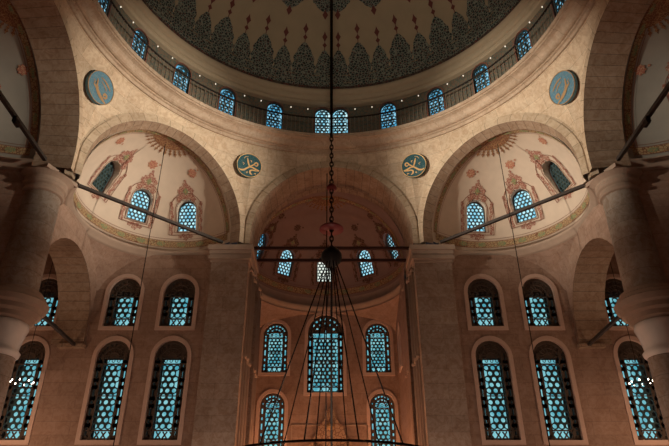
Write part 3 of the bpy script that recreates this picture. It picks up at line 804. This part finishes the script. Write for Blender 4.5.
# small oil lamps along the drum
mb = MB(); mb.lathe([(.0, -.03), (.02, -.025), (.028, 0), (.022, .03), (.015, .04)], 8); lamp0 = mb.build('drum_lamp', 'lampw', smooth=True)
li = 0; seen = set()
for s in (-1, 1):
    for k in range(7):
        for d in (4.8, 10.2):
            az = s*(2.7+15*k+d); a = rad(az)
            o = lamp0 if li == 0 else lamp0.copy()
            if li: COL.objects.link(o)
            o.location = (9.1*S(a), 9.1*K(a), 21.75); li += 1
            tag(o, 'tiny pale lamp hung between the drum windows above the railing', 'lamp', 'tiny pale lamps along the drum')
# ------------------------------------------------------------------ roundels with lettering
def stroke(mb, pts, widths, f, n=5):
    """brush stroke of varying width through points (Catmull-Rom)"""
    P = [Vector((*p, 0)) for p in pts]; Q = []; W = []
    for i in range(len(P)-1):
        p0, p1, p2, p3 = P[max(i-1, 0)], P[i], P[i+1], P[min(i+2, len(P)-1)]
        for k in range(n):
            t = k/n; Q.append(.5*((2*p1)+(p2-p0)*t+(2*p0-5*p1+4*p2-p3)*t*t+(3*p1-p0-3*p2+p3)*t**3)); W.append(widths[i]*(1-t)+widths[i+1]*t)
    Q.append(P[-1]); W.append(widths[-1])
    for i in range(len(Q)-1):
        d0 = (Q[min(i+1, len(Q)-1)]-Q[max(i-1, 0)]).normalized(); d1 = (Q[min(i+2, len(Q)-1)]-Q[i]).normalized()
        n0 = Vector((-d0.y, d0.x, 0)); n1 = Vector((-d1.y, d1.x, 0))
        a, b, c, d = Q[i]+n0*W[i]/2, Q[i]-n0*W[i]/2, Q[i+1]-n1*W[i+1]/2, Q[i+1]+n1*W[i+1]/2
        mb.face([f(a.x, a.y), f(b.x, b.y), f(c.x, c.y), f(d.x, d.y)])
def roundel(loc, az, tilt, r, mdisc, mrim, mlet, strokes, sx, label):
    R = Rz(-az)@Matrix.Rotation(tilt, 3, 'X')
    root = empty('calligraphy_roundel', loc, R); tag(root, label, 'roundel', None)
    N = 48; mb = MB(); mb.poly([(r*K(2*PI*i/N), r*S(2*PI*i/N)) for i in range(N)], fn=lambda x, z: (x, -.03, z))
    for i in range(N):
        a, b = 2*PI*i/N, 2*PI*(i+1)/N; mb.face([(r*K(a), -.03, r*S(a)), (r*K(a), .12, r*S(a)), (r*K(b), .12, r*S(b)), (r*K(b), -.03, r*S(b))])
    mb.build('disc', mdisc, root, inv=False)
    mb = MB(); mb.tube([(r*.985*K(2*PI*i/N), -.035, r*.985*S(2*PI*i/N)) for i in range(N)], r*.028, 6, True); mb.build('rim', mrim, root, inv=False)
    f = lambda x, y: (sx*x*r, -.05, y*r)
    for pts, wd in strokes:
        mb = MB(); stroke(mb, pts, wd, f); mb.build('letter_stroke', mlet, root, inv=False)
c_ = lambda L: [((x-222)/145, (230-y)/140) for x, y in L]
st_small = [
 (c_([(108, 292), (130, 302), (165, 296), (200, 268), (235, 240), (270, 212), (296, 182), (318, 196), (306, 222), (280, 214)]), [.05, .12, .15, .13, .11, .10, .11, .12, .10, .05]),
 (c_([(192, 148), (200, 180), (212, 215), (228, 250)]), [.04, .13, .12, .08]),
 (c_([(226, 252), (262, 248), (300, 262), (346, 268)]), [.07, .12, .14, .05]),
 (c_([(342, 275), (300, 280), (262, 280), (238, 296), (244, 322), (268, 334)]), [.04, .09, .11, .13, .13, .05]),
 (c_([(150, 165), (165, 140), (200, 128)]), [.03, .05, .02]), (c_([(228, 168), (242, 176), (236, 192)]), [.06, .08, .03]),
 (c_([(196, 330), (206, 312), (214, 324)]), [.05, .07, .03]), (c_([(286, 322), (302, 310), (308, 326)]), [.05, .07, .03]), (c_([(140, 210), (160, 222), (150, 240)]), [.03, .05, .02]),
]
d_ = lambda L: [((x-190)/115, (240-y)/150) for x, y in L]
st_big = [
 (d_([(120, 262), (150, 272), (182, 300), (222, 326), (268, 344)]), [.06, .16, .24, .20, .06]),
 (d_([(138, 190), (144, 220), (152, 252), (168, 268)]), [.05, .12, .12, .08]),
 (d_([(158, 158), (196, 160), (232, 178), (264, 206)]), [.04, .10, .11, .05]),
 (d_([(228, 296), (232, 268), (254, 272), (250, 298), (226, 304)]), [.08, .13, .14, .13, .05]),
 (d_([(170, 190), (206, 204), (236, 232)]), [.03, .07, .04]), (d_([(110, 222), (126, 236), (120, 256)]), [.03, .08, .03]),
]
for s in (-1, 1):
    roundel((s*3.90, 8.93, 18.20), s*rad(23.0), rad(11), .60, 'tealdisc', 'gilt', 'gilt', st_small, 1 if s < 0 else -1,
            'small teal roundel with bright gold lettering above the %s mihrab pier' % SIDE[s])
    roundel((s*9.1, 3.50, 18.08), s*rad(68.5), rad(11), .67, 'bluedisc', 'gilt2', 'gilt2', st_big, 1 if s < 0 else -1,
            'large blue roundel with faded lettering above the %s pillar' % SIDE[s])
# ------------------------------------------------------------------ chandelier
ch = empty('chandelier', (0, 0, 3.7)); tag(ch, 'big ring chandelier on a long dark chain down the middle of the hall', 'chandelier')
mb = MB(); mb.tube([(0, 0, 12.9), (0, 0, 31.4)], [.045, .068], 10); mb.build('hanging_pole', 'rope', ch)
mb = MB()
z = 9.1; i = 0
while z < 13.0:
    R = Matrix.Rotation(PI/2*(i % 2), 3, 'Z')
    mb.tube([R@Vector((.045*K(2*PI*q/10), 0, 0))+Vector((0, 0, z+.105*S(2*PI*q/10))) for q in range(10)], .020, 5, True); z += .155; i += 1
mb.build('chain', 'iron', ch)
mb = MB(); mb.lathe([(0, 9.86), (.10, 9.84), (.30, 9.76), (.335, 9.72), (.33, 9.69), (0, 9.68)], 32); mb.build('canopy_plate', 'red', ch, smooth=True)
mb = MB(); mb.lathe([(0, 11.22), (.08, 11.18), (.14, 11.1), (.15, 11.04), (0, 11.0)], 24); mb.build('upper_boss', 'red', ch, smooth=True)
mb = MB(); mb.lathe([(0, 9.16), (.10, 9.14), (.20, 9.06), (.27, 8.94), (.28, 8.84), (.25, 8.72), (.17, 8.62), (.08, 8.58), (0, 8.57)], 32); mb.build('hub', 'iron', ch, smooth=True)
RG, ZG = 2.5, 3.73
mb = MB(); mb.lathe([(RG-.03, ZG+.02), (RG+.03, ZG+.02), (RG+.03, ZG-.02), (RG-.03, ZG-.02), (RG-.03, ZG+.02)], 96)
for i in range(24): mb.tube([(RG*S(2*PI*(i+.5)/24), RG*K(2*PI*(i+.5)/24), ZG), (RG*S(2*PI*(i+.5)/24), RG*K(2*PI*(i+.5)/24), ZG-.37)], .008, 4)
mb.build('ring', 'iron', ch)
mb = MB(); mb.lathe([(1.4, ZG-.3), (1.46, ZG-.3), (1.46, ZG-.36), (1.4, ZG-.36), (1.4, ZG-.3)], 64); mb.build('inner_ring', 'iron', ch)
for a in [rad(q) for q in (180-34, 180+34, 180-12, 180+12, 34, -34, 11, -11)]:
    mb = MB(); mb.tube([(.16*S(a), .16*K(a), 8.72), (RG*S(a), RG*K(a), ZG)], .016, 5); mb.build('stay_wire', 'rope', ch)
mb = MB(); mb.tube([(0, 0, 8.6), (0, 0, ZG-.33)], .026, 8); mb.build('centre_rod', 'iron', ch)
mb = MB(); mb.tube([(-.13, .05, 11.6), (-.13, .05, ZG-.3)], .014, 5); mb.build('winch_cable', 'rope', ch)
for i in range(24):
    a = 2*PI*(i+.5)/24
    mb = MB(); mb.lathe([(.0, ZG-.60), (.05, ZG-.58), (.085, ZG-.48), (.05, ZG-.36)], 10, c=(RG*S(a), RG*K(a))); mb.build('glass_cup', 'lampw', ch, smooth=True)
# hanging cables in the exedrae
for s in (-1, 1):
    mb = MB(); mb.tube([(s*7.38, 7.02, 18.0), (s*7.38, 7.02, 4.2)], .017, 5)
    tag(mb.build('hanging_cable', 'rope'), 'thin cable hanging from the crown of the %s exedra past its windows' % SIDE[s], 'cable')
# small lit crystal chandelier in the corner aisles
for s in (-1, 1):
    cx, cy, cz = s*12.1, 9.1, 7.98
    root = empty('aisle_chandelier', (cx, cy, cz)); tag(root, 'small lit chandelier in front of the %s corner aisle window' % SIDE[s], 'chandelier')
    mb = MB(); mb.tube([(cx, cy, cz+.1), (cx, cy, 15.0)], .012, 5); mb.build('suspension_rod', 'rope', root)
    mb = MB(); mb.lathe([(.40, cz-.10), (.44, cz-.10), (.44, cz-.13), (.40, cz-.13), (.40, cz-.10)], 32, c=(cx, cy)); mb.tube([(cx-.42, cy, cz-.11), (cx+.42, cy, cz-.11)], .015, 5); mb.tube([(cx, cy-.42, cz-.11), (cx, cy+.42, cz-.11)], .015, 5); mb.build('hoop', 'iron', root)
    for i in range(8):
        a = 2*PI*(i+.3)/8; mb = MB(); mb.lathe([(0, cz-.04), (.016, cz-.03), (.022, cz), (.015, cz+.03), (0, cz+.04)], 8, c=(cx+.42*K(a), cy+.42*S(a))); mb.build('bulb', 'bulb', root, smooth=True)
# mihrab crest at the foot of the apse wall
mb = MB(); mz = 6.7
pts = [(-1.15, 0), (1.15, 0), (1.15, mz), (.95, mz+.35), (.72, mz+.62), (.62, mz+.95), (.36, mz+1.25), (.22, mz+1.6), (0, mz+1.95)]
pts += [(-x, z) for x, z in pts[-2:1:-1]]
mb.poly(pts, fn=lambda x, z: (x+AX0+.25, YB-.24, z)); 
for k in range(len(pts)):
    a, b = pts[k], pts[(k+1) % len(pts)]
    mb.face([(a[0]+AX0+.25, YB-.24, a[1]), (a[0]+AX0+.25, YB-.02, a[1]), (b[0]+AX0+.25, YB-.02, b[1]), (b[0]+AX0+.25, YB-.24, b[1])])
mih = mb.build('mihrab', 'mihrabstone'); tag(mih, 'carved stone mihrab crest rising at the foot of the niche wall', 'mihrab')
for q, zz in ((-1, 6.6), (1, 6.6), (0, 7.7)):
    mb = MB(); mb.lathe([(0, zz-.2), (.16, zz-.12), (.2, zz), (.16, zz+.12), (0, zz+.2)], 16, c=(AX0+.25+q*.55, YB-.25)); mb.build('boss', 'gilt2', mih)
mb = MB()
for xx in (-1.9, 1.9):
    mb.box((AX0+.2+xx*.5*2*.98, YB-.03, 7.0), (.05, .06, 1.6))
mb.box((AX0+.2, YB-.03, 7.8), (3.7, .06, .05)); struct(mb, 'trim_mihrab_panel', 'mould')
# floodlight housings that carry the beams
for s in (-1, 1):
    root = empty('floodlight', (s*10.38, .9, 14.3)); tag(root, 'small dark floodlight hung from the %s side tie beam' % SIDE[s], 'floodlight')
    mb = MB(); mb.box((s*10.22, .9, 14.18), (.10, .26, .2)); mb.build('housing', 'iron', root)
    mb = MB(); mb.box((s*10.32, .9, 14.34), (.12, .08, .22)); mb.build('bracket', 'iron', root)
    mb = MB(); mb.box((s*12.8, 7.2, 15.1), (4.4, 6.4, .2)); struct(mb, 'ceiling_aisle_'+SIDE[s], 'wall')
